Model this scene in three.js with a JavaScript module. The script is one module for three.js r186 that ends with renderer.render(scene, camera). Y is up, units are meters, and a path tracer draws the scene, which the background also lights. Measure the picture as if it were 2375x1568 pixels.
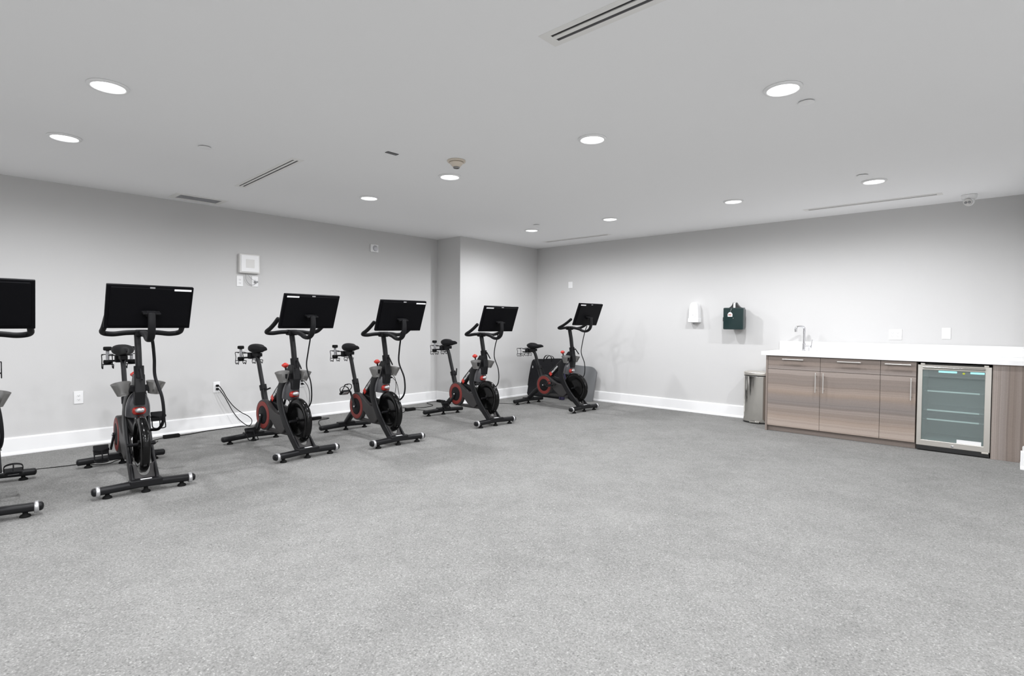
import * as THREE from 'three';
import { RoundedBoxGeometry } from 'three/addons/geometries/RoundedBoxGeometry.js';
import { mergeGeometries, toCreasedNormals } from 'three/addons/utils/BufferGeometryUtils.js';
import { FontLoader } from 'three/addons/loaders/FontLoader.js';
import { TextGeometry } from 'three/addons/geometries/TextGeometry.js';
import { RectAreaLightUniformsLib } from 'three/addons/lights/RectAreaLightUniformsLib.js';

// ------------------------------------------------------------------ camera, exposure, lights
RectAreaLightUniformsLib.init();
const V = (x, y, z) => new THREE.Vector3(x, y, z);
const scene = new THREE.Scene();
scene.background = new THREE.Color(0x000000);
const renderer = new THREE.WebGLRenderer({ antialias: true });
renderer.toneMapping = THREE.LinearToneMapping;
renderer.toneMappingExposure = 1.0;
renderer.shadowMap.enabled = true;

const camera = new THREE.PerspectiveCamera(63.0, 2375 / 1568, 0.05, 60);
camera.position.set(-7.394, 1.2256, 6.1751);
{
  const yaw = 0.83, pitch = -0.0266, roll = 0.0066;
  const f = V(Math.sin(yaw) * Math.cos(pitch), Math.sin(pitch), -Math.cos(yaw) * Math.cos(pitch));
  const r0 = V(Math.cos(yaw), 0, Math.sin(yaw)), u0 = r0.clone().cross(f);
  const c = Math.cos(roll), s = Math.sin(roll);
  const r = r0.clone().multiplyScalar(c).addScaledVector(u0, s), u = u0.clone().multiplyScalar(c).addScaledVector(r0, -s);
  camera.quaternion.setFromRotationMatrix(new THREE.Matrix4().makeBasis(r, u, f.clone().negate()));
}
scene.add(camera);

const H = 2.523;                       // ceiling height
const LAMP = { power: 5.6, angle: 1.568, blend: 0.41, color: 0xfafbfe };
const lampSpots = [];                  // [x, z]; the grid of the ceiling
for (const z of [1.17, 2.44, 3.95, 5.2]) for (const x of [-9.15, -6.63, -4.14, -1.53]) lampSpots.push([x, z]);
for (const x of [-9.15, -6.63, -4.14]) for (const z of [6.6, 7.7]) lampSpots.push([x, z]);  // unseen rows; the last one added for more bounce onto the ceiling

// ------------------------------------------------------------------ helpers
let seed = 7;
const rnd = () => { seed = (seed * 1664525 + 1013904223) >>> 0; return seed / 4294967296; };
const used = {};
const numbered = n => { const k = used[n] = (used[n] ?? -1) + 1; return k ? n + '_' + String(k).padStart(3, '0') : n; };
const M = (o) => new THREE.MeshStandardMaterial(o);
const P = (o) => new THREE.MeshPhysicalMaterial(o);
const lin = (r, g, b) => new THREE.Color().setRGB(r, g, b);

function clean(g) {
  let q = g.index ? g.toNonIndexed() : g;
  if (!q.attributes.normal) q.computeVertexNormals();
  if (!q.attributes.uv) q.setAttribute('uv', new THREE.BufferAttribute(new Float32Array(q.attributes.position.count * 2), 2));
  const o = new THREE.BufferGeometry();
  for (const k of ['position', 'normal', 'uv']) o.setAttribute(k, q.attributes[k]);
  return o;
}
const join = gs => gs.length === 1 ? gs[0] : mergeGeometries(gs.map(clean));
function part(name, geos, mat, parent, label) {
  const m = new THREE.Mesh(join([].concat(geos)), mat);
  m.name = name; m.castShadow = m.receiveShadow = true;
  if (label) m.userData.label = label;
  parent.add(m); return m;
}
function thing(name, label, category, pos = [0, 0, 0], turn = 0, group) {
  const o = new THREE.Group(); o.name = numbered(name);
  o.position.set(...pos); o.rotation.y = turn;
  o.userData = { label, category }; if (group) o.userData.group = group;
  scene.add(o); return o;
}
function solo(name, geos, mat, label, category, group) {
  const m = part(numbered(name), geos, mat, scene);
  m.userData = { label, category }; if (group) m.userData.group = group; return m;
}
function struct(name, geos, mat) { const m = part(name, geos, mat, scene); m.userData.kind = 'structure'; return m; }
const tr = (g, x = 0, y = 0, z = 0) => g.translate(x, y, z);
function box(x0, x1, y0, y1, z0, z1, r = 0) {
  const g = r ? new RoundedBoxGeometry(x1 - x0, y1 - y0, z1 - z0, 3, r) : new THREE.BoxGeometry(x1 - x0, y1 - y0, z1 - z0);
  return g.translate((x0 + x1) / 2, (y0 + y1) / 2, (z0 + z1) / 2);
}
// a cylinder between two points
function rod(a, b, r, r2 = r, seg = 16) {
  const d = b.clone().sub(a), g = new THREE.CylinderGeometry(r2, r, d.length(), seg);
  g.applyQuaternion(new THREE.Quaternion().setFromUnitVectors(V(0, 1, 0), d.clone().normalize()));
  return g.translate((a.x + b.x) / 2, (a.y + b.y) / 2, (a.z + b.z) / 2);
}
// superellipse section swept along a path; size(t) gives [half size across, half size along "side"]
function sweep(pts, size, { smooth = true, steps = 0, sides = 16, n = 2, side = V(1, 0, 0), round = true } = {}) {
  const sz = typeof size === 'function' ? size : () => (Array.isArray(size) ? size : [size, size]);
  const curve = smooth && pts.length > 2 ? new THREE.CatmullRomCurve3(pts, false, 'centripetal') : null;
  const N = steps || (curve ? Math.max(12, pts.length * 7) : 0);
  let C = [];
  if (curve) { const raw = curve.getSpacedPoints(N); C = raw.map((p, i) => [p, i / N]); } else {
    let L = 0; const ds = [0]; for (let i = 1; i < pts.length; i++) ds.push(L += pts[i].distanceTo(pts[i - 1]));
    C = pts.map((p, i) => [p, ds[i] / L]);
  }
  const T = C.map((c, i) => C[Math.min(i + 1, C.length - 1)][0].clone().sub(C[Math.max(i - 1, 0)][0]).normalize());
  let B = side.clone().addScaledVector(T[0], -side.dot(T[0])); if (B.lengthSq() < 1e-4) B = V(0, 0, 1).addScaledVector(T[0], -T[0].z); B.normalize();
  const rings = [];
  const ring = (p, t, nrm, b, k, off, tt) => {
    const [a, bb] = sz(tt), o = [];
    for (let j = 0; j < sides; j++) {
      const th = j / sides * Math.PI * 2, cx = Math.cos(th), sy = Math.sin(th), e = 2 / n;
      const x = Math.sign(cx) * Math.abs(cx) ** e * a * k, y = Math.sign(sy) * Math.abs(sy) ** e * bb * k;
      o.push(p.clone().addScaledVector(t, off).addScaledVector(nrm, x).addScaledVector(b, y));
    }
    rings.push(o);
  };
  const caps = round ? [[0, 1], [0.38, 0.92], [0.71, 0.71], [0.92, 0.38]] : [[0, 1]];
  for (let i = 0; i < C.length; i++) {
    if (i) { B.addScaledVector(T[i], -B.dot(T[i])).normalize(); }
    const nrm = B.clone().cross(T[i]).normalize(), [p, t] = C[i], m = Math.min(...sz(t));
    if (i === 0) for (let c = caps.length - 1; c > 0; c--) ring(p, T[i], nrm, B, caps[c][1], -caps[c][0] * m * 0.6, t);
    ring(p, T[i], nrm, B, 1, 0, t);
    if (i === C.length - 1) for (let c = 1; c < caps.length; c++) ring(p, T[i], nrm, B, caps[c][1], caps[c][0] * m * 0.6, t);
  }
  const pos = [], uv = [], idx = [];
  rings.forEach((r, i) => r.forEach((v, j) => { pos.push(v.x, v.y, v.z); uv.push(j / sides, i / rings.length); }));
  for (let i = 0; i + 1 < rings.length; i++) for (let j = 0; j < sides; j++) {
    const a = i * sides + j, b = i * sides + (j + 1) % sides, c = a + sides, d = b + sides; idx.push(a, b, c, b, d, c);
  }
  for (const [ri, flip] of [[0, true], [rings.length - 1, false]]) {
    const r = rings[ri], c = r.reduce((s, v) => s.add(v), V(0, 0, 0)).multiplyScalar(1 / sides), base = pos.length / 3;
    pos.push(c.x, c.y, c.z); uv.push(0, 0); r.forEach(v => { pos.push(v.x, v.y, v.z); uv.push(0, 0); });
    for (let j = 0; j < sides; j++) { const a = base + 1 + j, b = base + 1 + (j + 1) % sides; flip ? idx.push(base, b, a) : idx.push(base, a, b); }
  }
  const g = new THREE.BufferGeometry();
  g.setAttribute('position', new THREE.Float32BufferAttribute(pos, 3)); g.setAttribute('uv', new THREE.Float32BufferAttribute(uv, 2)); g.setIndex(idx);
  g.computeVertexNormals(); return g;
}
// outline given as [z, y] pairs, extruded sideways between x0 and x1
function shapeOf(pts, curve) {
  const s = new THREE.Shape();
  if (curve) { s.setFromPoints(new THREE.CatmullRomCurve3(pts.map(p => V(p[0], p[1], 0)), true, 'centripetal').getPoints(pts.length * 8).slice(0, -1).map(p => new THREE.Vector2(p.x, p.y))); } else s.setFromPoints(pts.map(p => new THREE.Vector2(p[0], p[1])));
  return s;
}
function plate(pts, x0, x1, { bevel = 0.004, curve = false, holes = [] } = {}) {
  const s = pts instanceof THREE.Shape ? pts : shapeOf(pts, curve);
  for (const h of holes) s.holes.push(h instanceof THREE.Path ? h : new THREE.Path(shapeOf(h).getPoints()));
  const g = new THREE.ExtrudeGeometry(s, { depth: Math.max(1e-4, x1 - x0 - 2 * bevel), bevelEnabled: bevel > 0, bevelSize: bevel, bevelThickness: bevel, bevelSegments: 2, curveSegments: 32, bevelOffset: -bevel });
  g.applyMatrix4(new THREE.Matrix4().makeBasis(V(0, 0, 1), V(0, 1, 0), V(-1, 0, 0)));
  return g.translate(x1 - bevel, 0, 0);
}
function lathe(pts, seg = 32) { return new THREE.LatheGeometry(pts.map(p => new THREE.Vector2(p[0], p[1])), seg); }
const latheX = (pts, seg) => lathe(pts, seg).rotateZ(-Math.PI / 2);     // profile [radius, x]
// flat frame lying in the u-v plane: outer rectangle [u0, u1, v0, v1] with rectangular holes, thick along w
function frame(o, holes, depth, bevel, ux, vx, wx) {
  const rect = ([a, b, c, d], P) => { P.moveTo(a, c); P.lineTo(b, c); P.lineTo(b, d); P.lineTo(a, d); P.closePath(); return P; };
  const s = rect(o, new THREE.Shape()); for (const h of holes) s.holes.push(rect(h, new THREE.Path()));
  const g = new THREE.ExtrudeGeometry(s, { depth: depth - 2 * bevel, bevelEnabled: true, bevelSize: bevel, bevelThickness: bevel, bevelOffset: -bevel, bevelSegments: 2 });
  return g.translate(0, 0, bevel).applyMatrix4(new THREE.Matrix4().makeBasis(ux, vx, wx));
}
const torus = (R, r, seg = 32, rs = 10) => new THREE.TorusGeometry(R, r, rs, seg);
// texture coordinates in metres, read off the face a vertex lies on
function metric(g, scale = 1, turn = false, du = 0, dv = 0) {
  g = clean(g); const p = g.attributes.position, n = g.attributes.normal, u = g.attributes.uv;
  for (let i = 0; i < p.count; i++) {
    const ax = Math.abs(n.getX(i)), ay = Math.abs(n.getY(i)), az = Math.abs(n.getZ(i));
    let a, b; if (ax >= ay && ax >= az) { a = p.getZ(i); b = p.getY(i); } else if (ay >= az) { a = p.getZ(i); b = p.getX(i); } else { a = p.getX(i); b = p.getY(i); }
    if (turn) [a, b] = [b, a];
    u.setXY(i, a * scale + du, b * scale + dv);
  }
  return g;
}

// ------------------------------------------------------------------ computed textures
function dataTex(w, h, fn, srgb = true) {
  const d = new Uint8Array(w * h * 4); fn(d);
  const t = new THREE.DataTexture(d, w, h); t.wrapS = t.wrapT = THREE.RepeatWrapping; t.magFilter = THREE.LinearFilter; t.minFilter = THREE.LinearMipmapLinearFilter; t.generateMipmaps = true;
  if (srgb) t.colorSpace = THREE.SRGBColorSpace; t.needsUpdate = true; return t;
}
function tileNoise(n, cells) {                        // periodic value noise
  const g = Float32Array.from({ length: cells * cells }, rnd), o = new Float32Array(n * n);
  for (let y = 0; y < n; y++) for (let x = 0; x < n; x++) {
    const fx = x / n * cells, fy = y / n * cells, ix = fx | 0, iy = fy | 0; let tx = fx - ix, ty = fy - iy;
    tx = tx * tx * (3 - 2 * tx); ty = ty * ty * (3 - 2 * ty);
    const a = g[iy * cells + ix], b = g[iy * cells + (ix + 1) % cells], c = g[((iy + 1) % cells) * cells + ix], d = g[((iy + 1) % cells) * cells + (ix + 1) % cells];
    o[y * n + x] = a + (b - a) * tx + (c - a) * ty + (a - b - c + d) * tx * ty;
  }
  return o;
}
let floorHeight;
const floorTex = dataTex(2048, 2048, d => {
  const n = 2048, v = new Float32Array(n * n), c1 = tileNoise(n, 9), c2 = tileNoise(n, 40), f = tileNoise(n, 640);
  for (let i = 0; i < n * n; i++) v[i] = 132 + (c1[i] - 0.5) * 8 + (c2[i] - 0.5) * 7 + (f[i] - 0.5) * 20 + (rnd() - 0.5) * 8;
  for (let k = 0; k < 190000; k++) {                  // rubber granules, pale and dark
    const x = rnd() * n | 0, y = rnd() * n | 0, r = 0.8 + rnd() * 1.9, s = rnd() < 0.62 ? 6 + rnd() * 20 : -(6 + rnd() * 20), q = 0.6 + rnd() * 0.8;
    for (let j = -3; j <= 3; j++) for (let i = -3; i <= 3; i++) if ((i * q) ** 2 + (j / q) ** 2 <= r * r) v[((y + j + n) % n) * n + (x + i + n) % n] += s * 0.7;
  }
  floorHeight = v;
  for (let i = 0; i < n * n; i++) { const t = Math.max(70, Math.min(238, v[i])); d[i * 4] = t; d[i * 4 + 1] = t * 0.997; d[i * 4 + 2] = t * 0.982; d[i * 4 + 3] = 255; }
});
const floorBump = dataTex(2048, 2048, d => { for (let i = 0; i < 2048 * 2048; i++) { const t = Math.max(0, Math.min(255, floorHeight[i])); d[i * 4] = d[i * 4 + 1] = d[i * 4 + 2] = t; d[i * 4 + 3] = 255; } }, false);
const woodTex = dataTex(1024, 1024, d => {            // streaked laminate; the grain runs along u
  const n = 1024, lay = [[7, 10], [19, 9], [53, 7], [150, 6], [400, 5]].map(([c, a]) => [Float32Array.from({ length: c }, rnd), c, a]);
  const w = tileNoise(n, 5), w2 = tileNoise(n, 14), fine = tileNoise(n, 256);
  const at = (g, c, y) => { const f = ((y % 1) + 1) % 1 * c, i = f | 0; let t = f - i; t = t * t * (3 - 2 * t); return g[i] + (g[(i + 1) % c] - g[i]) * t; };
  for (let y = 0; y < n; y++) for (let x = 0; x < n; x++) {
    const i = y * n + x, yy = y / n + (w[i] - 0.5) * 0.010 + (w2[i] - 0.5) * 0.003; let v = 0, h = 0;
    lay.forEach(([g, c, a], k) => { const q = at(g, c, yy) - 0.5; v += q * a * 2; if (k === 1) h = q; });
    v += (fine[i] - 0.5) * 5;
    d[i * 4] = 144 + v * 1.15 + h * 8; d[i * 4 + 1] = 132 + v * 1.15; d[i * 4 + 2] = 124 + v * 1.15 - h * 8; d[i * 4 + 3] = 255;
  }
});
const paintBump = dataTex(512, 512, d => { const a = tileNoise(512, 128), b = tileNoise(512, 40); for (let i = 0; i < 512 * 512; i++) { const t = 90 + a[i] * 90 + b[i] * 60; d[i * 4] = d[i * 4 + 1] = d[i * 4 + 2] = t; d[i * 4 + 3] = 255; } }, false);
const fabricBump = dataTex(256, 256, d => { for (let y = 0; y < 256; y++) for (let x = 0; x < 256; x++) { const i = y * 256 + x, t = 120 + 60 * Math.sin(x * Math.PI / 4) * Math.sin(y * Math.PI / 4) + rnd() * 50; d[i * 4] = d[i * 4 + 1] = d[i * 4 + 2] = t; d[i * 4 + 3] = 255; } }, false);

// ------------------------------------------------------------------ materials
const mat = {
  wall: M({ color: lin(0.612, 0.608, 0.602), roughness: 0.75, bumpMap: paintBump, bumpScale: 0.0003 }),
  ceiling: M({ color: lin(0.95, 0.95, 0.955), roughness: 0.95 }),
  floor: P({ map: floorTex, bumpMap: floorBump, bumpScale: 0.0005, roughness: 0.9, specularIntensity: 0.35 }),
  trim: M({ color: lin(0.90, 0.90, 0.90), roughness: 0.4 }),
  white: M({ color: lin(0.88, 0.88, 0.88), roughness: 0.35 }),
  offwhite: M({ color: lin(0.74, 0.73, 0.71), roughness: 0.45 }),
  beige: M({ color: lin(0.72, 0.64, 0.54), roughness: 0.45 }),
  quartz: P({ color: lin(0.88, 0.88, 0.88), roughness: 0.22 }),
  wood: M({ map: woodTex, roughness: 0.5 }),
  chrome: M({ color: lin(0.78, 0.78, 0.8), roughness: 0.07, metalness: 1 }),
  steel: M({ color: lin(0.70, 0.68, 0.64), roughness: 0.09, metalness: 1 }),
  steelSatin: M({ color: lin(0.74, 0.71, 0.66), roughness: 0.38, metalness: 1 }),
  nickel: M({ color: lin(0.8, 0.78, 0.75), roughness: 0.3, metalness: 1 }),
  paint: P({ color: lin(0.009, 0.009, 0.010), roughness: 0.38, specularIntensity: 0.45 }),
  matte: P({ color: lin(0.008, 0.008, 0.009), roughness: 0.55, specularIntensity: 0.35 }),
  rubber: P({ color: lin(0.008, 0.008, 0.008), roughness: 0.8, specularIntensity: 0.3 }),
  gloss: P({ color: lin(0.004, 0.004, 0.004), roughness: 0.14, specularIntensity: 0.5 }),
  guard: P({ color: lin(0.040, 0.038, 0.038), roughness: 0.42, specularIntensity: 0.5 }),
  crown: P({ color: lin(0.055, 0.055, 0.06), roughness: 0.25, clearcoat: 0.5, clearcoatRoughness: 0.1 }),
  red: P({ color: lin(0.56, 0.03, 0.018), roughness: 0.35, clearcoat: 0.3 }),
  redDeep: P({ color: lin(0.36, 0.022, 0.016), roughness: 0.3, clearcoat: 0.4 }),
  redDull: M({ color: lin(0.19, 0.020, 0.015), roughness: 0.5 }),
  silver: M({ color: lin(0.55, 0.55, 0.56), roughness: 0.3, metalness: 0.7 }),
  smoke: P({ color: lin(0.30, 0.295, 0.285), roughness: 0.35, transmission: 0.45, thickness: 0 }),
  clear: P({ color: lin(0.86, 0.86, 0.88), roughness: 0.12, transmission: 0.75, thickness: 0 }),
  screenBack: P({ color: lin(0.004, 0.004, 0.005), roughness: 0.45, specularIntensity: 0.12 }),
  screenGlass: P({ color: lin(0.004, 0.004, 0.005), roughness: 0.05 }),
  sticker: M({ color: lin(0.85, 0.85, 0.85), roughness: 0.5 }),
  bag: P({ color: lin(0.010, 0.010, 0.012), specularIntensity: 0.4, roughness: 0.55, bumpMap: fabricBump, bumpScale: 0.0006 }),
  mat: M({ color: lin(0.16, 0.165, 0.17), roughness: 0.7 }),
  purple: M({ color: lin(0.018, 0.014, 0.05), roughness: 0.5 }),
  duct: M({ color: lin(0.34, 0.34, 0.35), roughness: 0.55 }),
  vent: M({ color: lin(0.86, 0.85, 0.83), roughness: 0.45 }),
  grille: M({ color: lin(0.62, 0.62, 0.64), roughness: 0.5 }),
  lens: M({ color: 0xffffff, emissive: 0xffffff, emissiveIntensity: 5, roughness: 0.4 }),
  dark: M({ color: lin(0.02, 0.02, 0.02), roughness: 0.35 }),
  grey: M({ color: lin(0.3, 0.3, 0.31), roughness: 0.5 }),
  towel: P({ color: lin(0.012, 0.028, 0.028), roughness: 0.14, clearcoat: 0.6, clearcoatRoughness: 0.06 }),
  fridgeGlass: P({ color: lin(0.80, 0.87, 0.86), roughness: 0.02, transmission: 0.9, thickness: 0, ior: 1.52, specularIntensity: 1 }),
  fridgeIn: M({ color: lin(0.46, 0.49, 0.49), roughness: 0.5 }),
  windowGlass: P({ color: lin(0.01, 0.013, 0.015), roughness: 0.06 }),
  reflectionGlow: M({ color: 0xffffff, emissive: 0x9ff4ff, emissiveIntensity: 1.6 }),  // added glow imitating cyan reflections in the fridge door
};

// ------------------------------------------------------------------ room
const ZN = -0.535, XW = -10.6, ZS = 8.4, PZ = 6.252, PX = -0.95, CX = -1.803;
struct('floor', metric(box(XW - 0.15, 0.15, -0.12, 0, ZN - 0.15, ZS + 0.15), 1 / 3.0), mat.floor);
// vents: [x, z, half width, half length of the opening, turn]
const openings = [[-5.393, 5.175, 0.036, 0.59, 0], [-5.25, 1.27, 0.029, 0.615, -0.045], [-0.53, 1.19, 0.034, 0.575, 0], [-0.545, 4.99, 0.034, 0.585, 0], [-5.30, -0.255, 0.200, 0.103, 0]];
{
  const sh = new THREE.Shape(); sh.moveTo(XW - 0.15, ZN - 0.15); sh.lineTo(0.15, ZN - 0.15); sh.lineTo(0.15, ZS + 0.15); sh.lineTo(XW - 0.15, ZS + 0.15); sh.closePath();
  for (const [x, z, a, b, r] of openings) { const p = new THREE.Path(); [[-a, -b], [a, -b], [a, b], [-a, b]].forEach(([u, v], k) => { const X = x + u * Math.cos(r) + v * Math.sin(r), Z = z - u * Math.sin(r) + v * Math.cos(r); k ? p.lineTo(X, Z) : p.moveTo(X, Z); }); p.closePath(); sh.holes.push(p); }
  const g = new THREE.ExtrudeGeometry(sh, { depth: 0.16, bevelEnabled: false }).applyMatrix4(new THREE.Matrix4().makeBasis(V(1, 0, 0), V(0, 0, 1), V(0, -1, 0))).translate(0, H + 0.16, 0);
  struct('ceiling', metric(g), mat.ceiling);
}
function plenum(t, a, b) {            // sheet metal duct box lining an opening
  part('duct_box', [box(-a, -a + 0.001, 0.001, 0.15, -b, b), box(a - 0.001, a, 0.001, 0.15, -b, b), box(-a + 0.001, a - 0.001, 0.001, 0.15, -b, -b + 0.001), box(-a + 0.001, a - 0.001, 0.001, 0.15, b - 0.001, b), box(-a + 0.001, a - 0.001, 0.149, 0.15, -b + 0.001, b - 0.001)], mat.duct, t, 'sheet metal duct behind the slots');
}
struct('wall_north', metric(box(XW - 0.15, CX, 0, H, ZN - 0.15, ZN), 2), mat.wall);
struct('wall_column', metric(box(CX, 0.15, 0, H, ZN - 0.15, 0), 2), mat.wall);
struct('wall_east', metric(box(0, 0.15, 0, H, 0, ZS + 0.15), 2), mat.wall);
struct('wall_pier', metric(box(PX, 0, 0, H, PZ, ZS), 2), mat.wall);
struct('wall_south', metric(box(XW, 0, 0, H, ZS, ZS + 0.15), 2), mat.wall);
// unseen west wall; dark glazing added and sized for the fridge door reflection
struct('wall_west', metric(join([box(XW - 0.15, XW, 0, 0.16, ZN, ZS), box(XW - 0.15, XW, 1.45, H, ZN, ZS), box(XW - 0.15, XW, 0.16, 1.45, ZN, 4.2), box(XW - 0.15, XW, 0.16, 1.45, 6.3, ZS)]), 2), mat.wall);
{
  const w = new THREE.Group(); w.name = 'added_window_1'; w.userData = { kind: 'structure', label: 'unseen dark glazed window with black frame, added to the west wall for the fridge reflection' }; scene.add(w);
  const fr = [box(XW - 0.1, XW - 0.02, 0.16, 0.21, 4.2, 6.3), box(XW - 0.1, XW - 0.02, 1.40, 1.45, 4.2, 6.3)];
  for (let k = 0; k <= 3; k++) fr.push(box(XW - 0.1, XW - 0.02, 0.21, 1.40, 4.2 + k * 0.683, 4.25 + k * 0.683));
  part('window_frame', fr, mat.dark, w);
  for (let k = 0; k < 3; k++) part('pane', box(XW - 0.07, XW - 0.06, 0.21, 1.40, 4.25 + k * 0.683, 4.2 + (k + 1) * 0.683), mat.windowGlass, w);
}
// baseboards with a shoe moulding; profile as [distance from wall, height]
function baseboard(name, a, b, inward) {
  const prof = [[0, 0], [0.028, 0], [0.028, 0.012], [0.022, 0.024], [0.016, 0.03], [0.016, 0.148], [0.012, 0.158], [0, 0.16]];
  const L = a.distanceTo(b), g = new THREE.ExtrudeGeometry(shapeOf(prof), { depth: L, bevelEnabled: false });
  const d = b.clone().sub(a).normalize();
  const bx = inward.clone(), by = V(0, 1, 0); const flip = bx.clone().cross(by).dot(d) < 0;
  if (flip) g.applyMatrix4(new THREE.Matrix4().makeBasis(bx, by, d.clone().negate())).translate(b.x, b.y, b.z); else g.applyMatrix4(new THREE.Matrix4().makeBasis(bx, by, d)).translate(a.x, a.y, a.z);
  return struct(name, g, mat.trim);
}
baseboard('baseboard_north', V(XW, 0, ZN), V(CX, 0, ZN), V(0, 0, 1));
baseboard('baseboard_column', V(CX, 0, 0), V(0, 0, 0), V(0, 0, 1));
baseboard('baseboard_column_side', V(CX, 0, ZN), V(CX, 0, 0.028), V(-1, 0, 0));
baseboard('baseboard_east', V(0, 0, 0), V(0, 0, 4.02), V(-1, 0, 0));
baseboard('baseboard_pier', V(PX, 0, PZ), V(-0.68, 0, PZ), V(0, 0, -1));
baseboard('baseboard_pier_side', V(PX, 0, PZ - 0.028), V(PX, 0, ZS), V(-1, 0, 0));
baseboard('baseboard_south', V(XW, 0, ZS), V(PX, 0, ZS), V(0, 0, -1));
baseboard('baseboard_west', V(XW, 0, ZN), V(XW, 0, ZS), V(1, 0, 0));

// ------------------------------------------------------------------ ceiling fittings
const lampLabels = {
  '-6.63,1.17': 'round recessed downlight close to the bike wall above the outermost bikes',
  '-6.63,2.44': 'round recessed downlight in front of the outermost bikes, second out from the bike wall',
  '-4.14,1.17': 'round recessed downlight above the bikes between the wall strobe and the slot diffuser',
  '-4.14,2.44': 'round recessed downlight next to the beige smoke detector',
  '-4.14,3.95': 'round recessed downlight in mid ceiling between the smoke detector and a round cover plate',
  '-4.14,5.2': 'round recessed downlight in mid ceiling right beside a round cover plate',
  '-1.53,1.17': 'round recessed downlight near the room corner by a small round cover plate',
  '-1.53,2.44': 'round recessed downlight in front of the wall column and corner slot diffuser',
  '-1.53,3.95': 'round recessed downlight in front of the soap and towel dispensers',
  '-1.53,5.2': 'round recessed downlight over the counter touching a round cover plate' };
const trimGeo = lathe([[0.078, -0.002], [0.080, -0.011], [0.086, -0.013], [0.096, -0.010], [0.099, -0.003], [0.099, 0], [0.078, 0]], 40);
const lensGeo = lathe([[0, -0.010], [0.05, -0.009], [0.079, -0.005], [0.079, 0], [0, 0]], 40);
for (const [x, z] of lampSpots) {
  const t = thing('recessed_downlight', lampLabels[x + ',' + z] || 'round unseen recessed downlight in the part of the room without bikes or counter', 'ceiling light', [x, H, z], 0, 'downlights in the ceiling grid');
  part('trim_ring', trimGeo, mat.white, t); part('lens', lensGeo, mat.lens, t, 'glowing white diffuser');
  const l = new THREE.SpotLight(LAMP.color, LAMP.power, 0, LAMP.angle, LAMP.blend, 2);
  l.name = 'downlight_beam'; l.position.set(0, -0.06, 0); l.castShadow = true; l.shadow.radius = 1.8; l.shadow.mapSize.set(1024, 1024); l.shadow.bias = -0.0005;
  l.target.position.set(0, -2, 0); l.target.name = 'beam_target'; t.add(l, l.target);
}
function diffuser(x, z0, z1, wid, label, turn = 0) {       // flush linear slot diffuser, two slots
  const L = z1 - z0, t = thing('slot_diffuser', label, 'air vent', [x, H, (z0 + z1) / 2], turn), h = L / 2, s = wid / 0.125;
  const g0 = 0.012 * s, g1 = 0.030 * s;
  const op = openings.find(o => Math.abs(o[0] - x) < 0.01 && Math.abs(o[1] - (z0 + z1) / 2) < 0.02); plenum(t, op[2] - 0.0005, op[3] - 0.0005);
  part('frame', frame([-wid / 2, wid / 2, -h, h], [[-g1, g1, -h + 0.045, h - 0.045]], 0.0018, 0.0004, V(1, 0, 0), V(0, 0, 1), V(0, -1, 0)), mat.vent, t);
  part('slat', box(-g0, g0, -0.001, 0.003, -h + 0.045, h - 0.045), mat.vent, t);
  return t;
}
diffuser(-5.393, 4.55, 5.80, 0.125, 'long twin-slot ceiling diffuser in the middle of the room between two rows of lights');
diffuser(-5.25, 0.62, 1.92, 0.10, 'twin-slot ceiling diffuser beside the square return grille', -0.045);
diffuser(-0.53, 0.58, 1.80, 0.12, 'thin slot diffuser in the ceiling over the corner bike');
diffuser(-0.545, 4.37, 5.61, 0.12, 'slot diffuser in the ceiling above the counter');
{
  const t = thing('return_grille', 'rectangular grey louvred return grille in the ceiling close to the wall', 'air vent', [-5.30, H, -0.255]);
  part('frame', frame([-0.245, 0.245, -0.135, 0.135], [[-0.197, 0.197, -0.10, 0.10]], 0.007, 0.0015, V(1, 0, 0), V(0, 0, 1), V(0, -1, 0)), mat.vent, t);
  plenum(t, 0.1995, 0.1025);
  for (let k = 0; k < 14; k++) part('slat', box(-0.196, 0.196, -0.0006, 0.0006, -0.0062, 0.0062).rotateX(0.75).translate(0, 0.004, -0.0935 + k * 0.0143), mat.grille, t);
}
{
  const t = thing('smoke_detector', 'beige domed smoke detector on the ceiling', 'smoke detector', [-4.42, H, 2.84]);
  part('base', lathe([[0, 0], [0.072, 0], [0.074, -0.006], [0.070, -0.014], [0, -0.014]].reverse()), mat.beige, t);
  part('chamber', lathe([[0, -0.055], [0.026, -0.053], [0.034, -0.046], [0.054, -0.022], [0.058, -0.014], [0, -0.014]]), mat.beige, t);
  part('vent_ring', lathe([[0.020, -0.062], [0.026, -0.060], [0.027, -0.052], [0.0, -0.052], [0, -0.062]]), mat.grey, t, 'grey slotted tip');
}
for (const [x, z, label] of [[-5.89, 1.69, 'flat round white cover plate on the ceiling near the left slot diffuser'], [-3.86, 5.245, 'flat round white cover plate on the ceiling beside the light nearest the counter end'], [-1.83, 5.165, 'flat round white cover plate on the ceiling beside the light above the counter'], [-1.81, 1.49, 'flat round white cover plate on the ceiling near the room corner']]) {
  const t = thing('sprinkler_cover', label, 'sprinkler cover', [x, H, z], 0, 'round ceiling cover plates');
  part('plate', lathe([[0, -0.010], [0.040, -0.0095], [0.043, -0.007], [0.043, -0.005], [0, -0.005]]), mat.white, t);
  part('neck', lathe([[0.032, -0.005], [0.032, 0], [0, 0], [0, -0.005]].reverse()), mat.white, t);
}
solo('ceiling_tag', [box(-4.925, -4.825, H - 0.004, H, 2.592, 2.632, 0.0015)], mat.dark, 'small dark rectangular plate stuck flat on the ceiling', 'plate');
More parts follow.
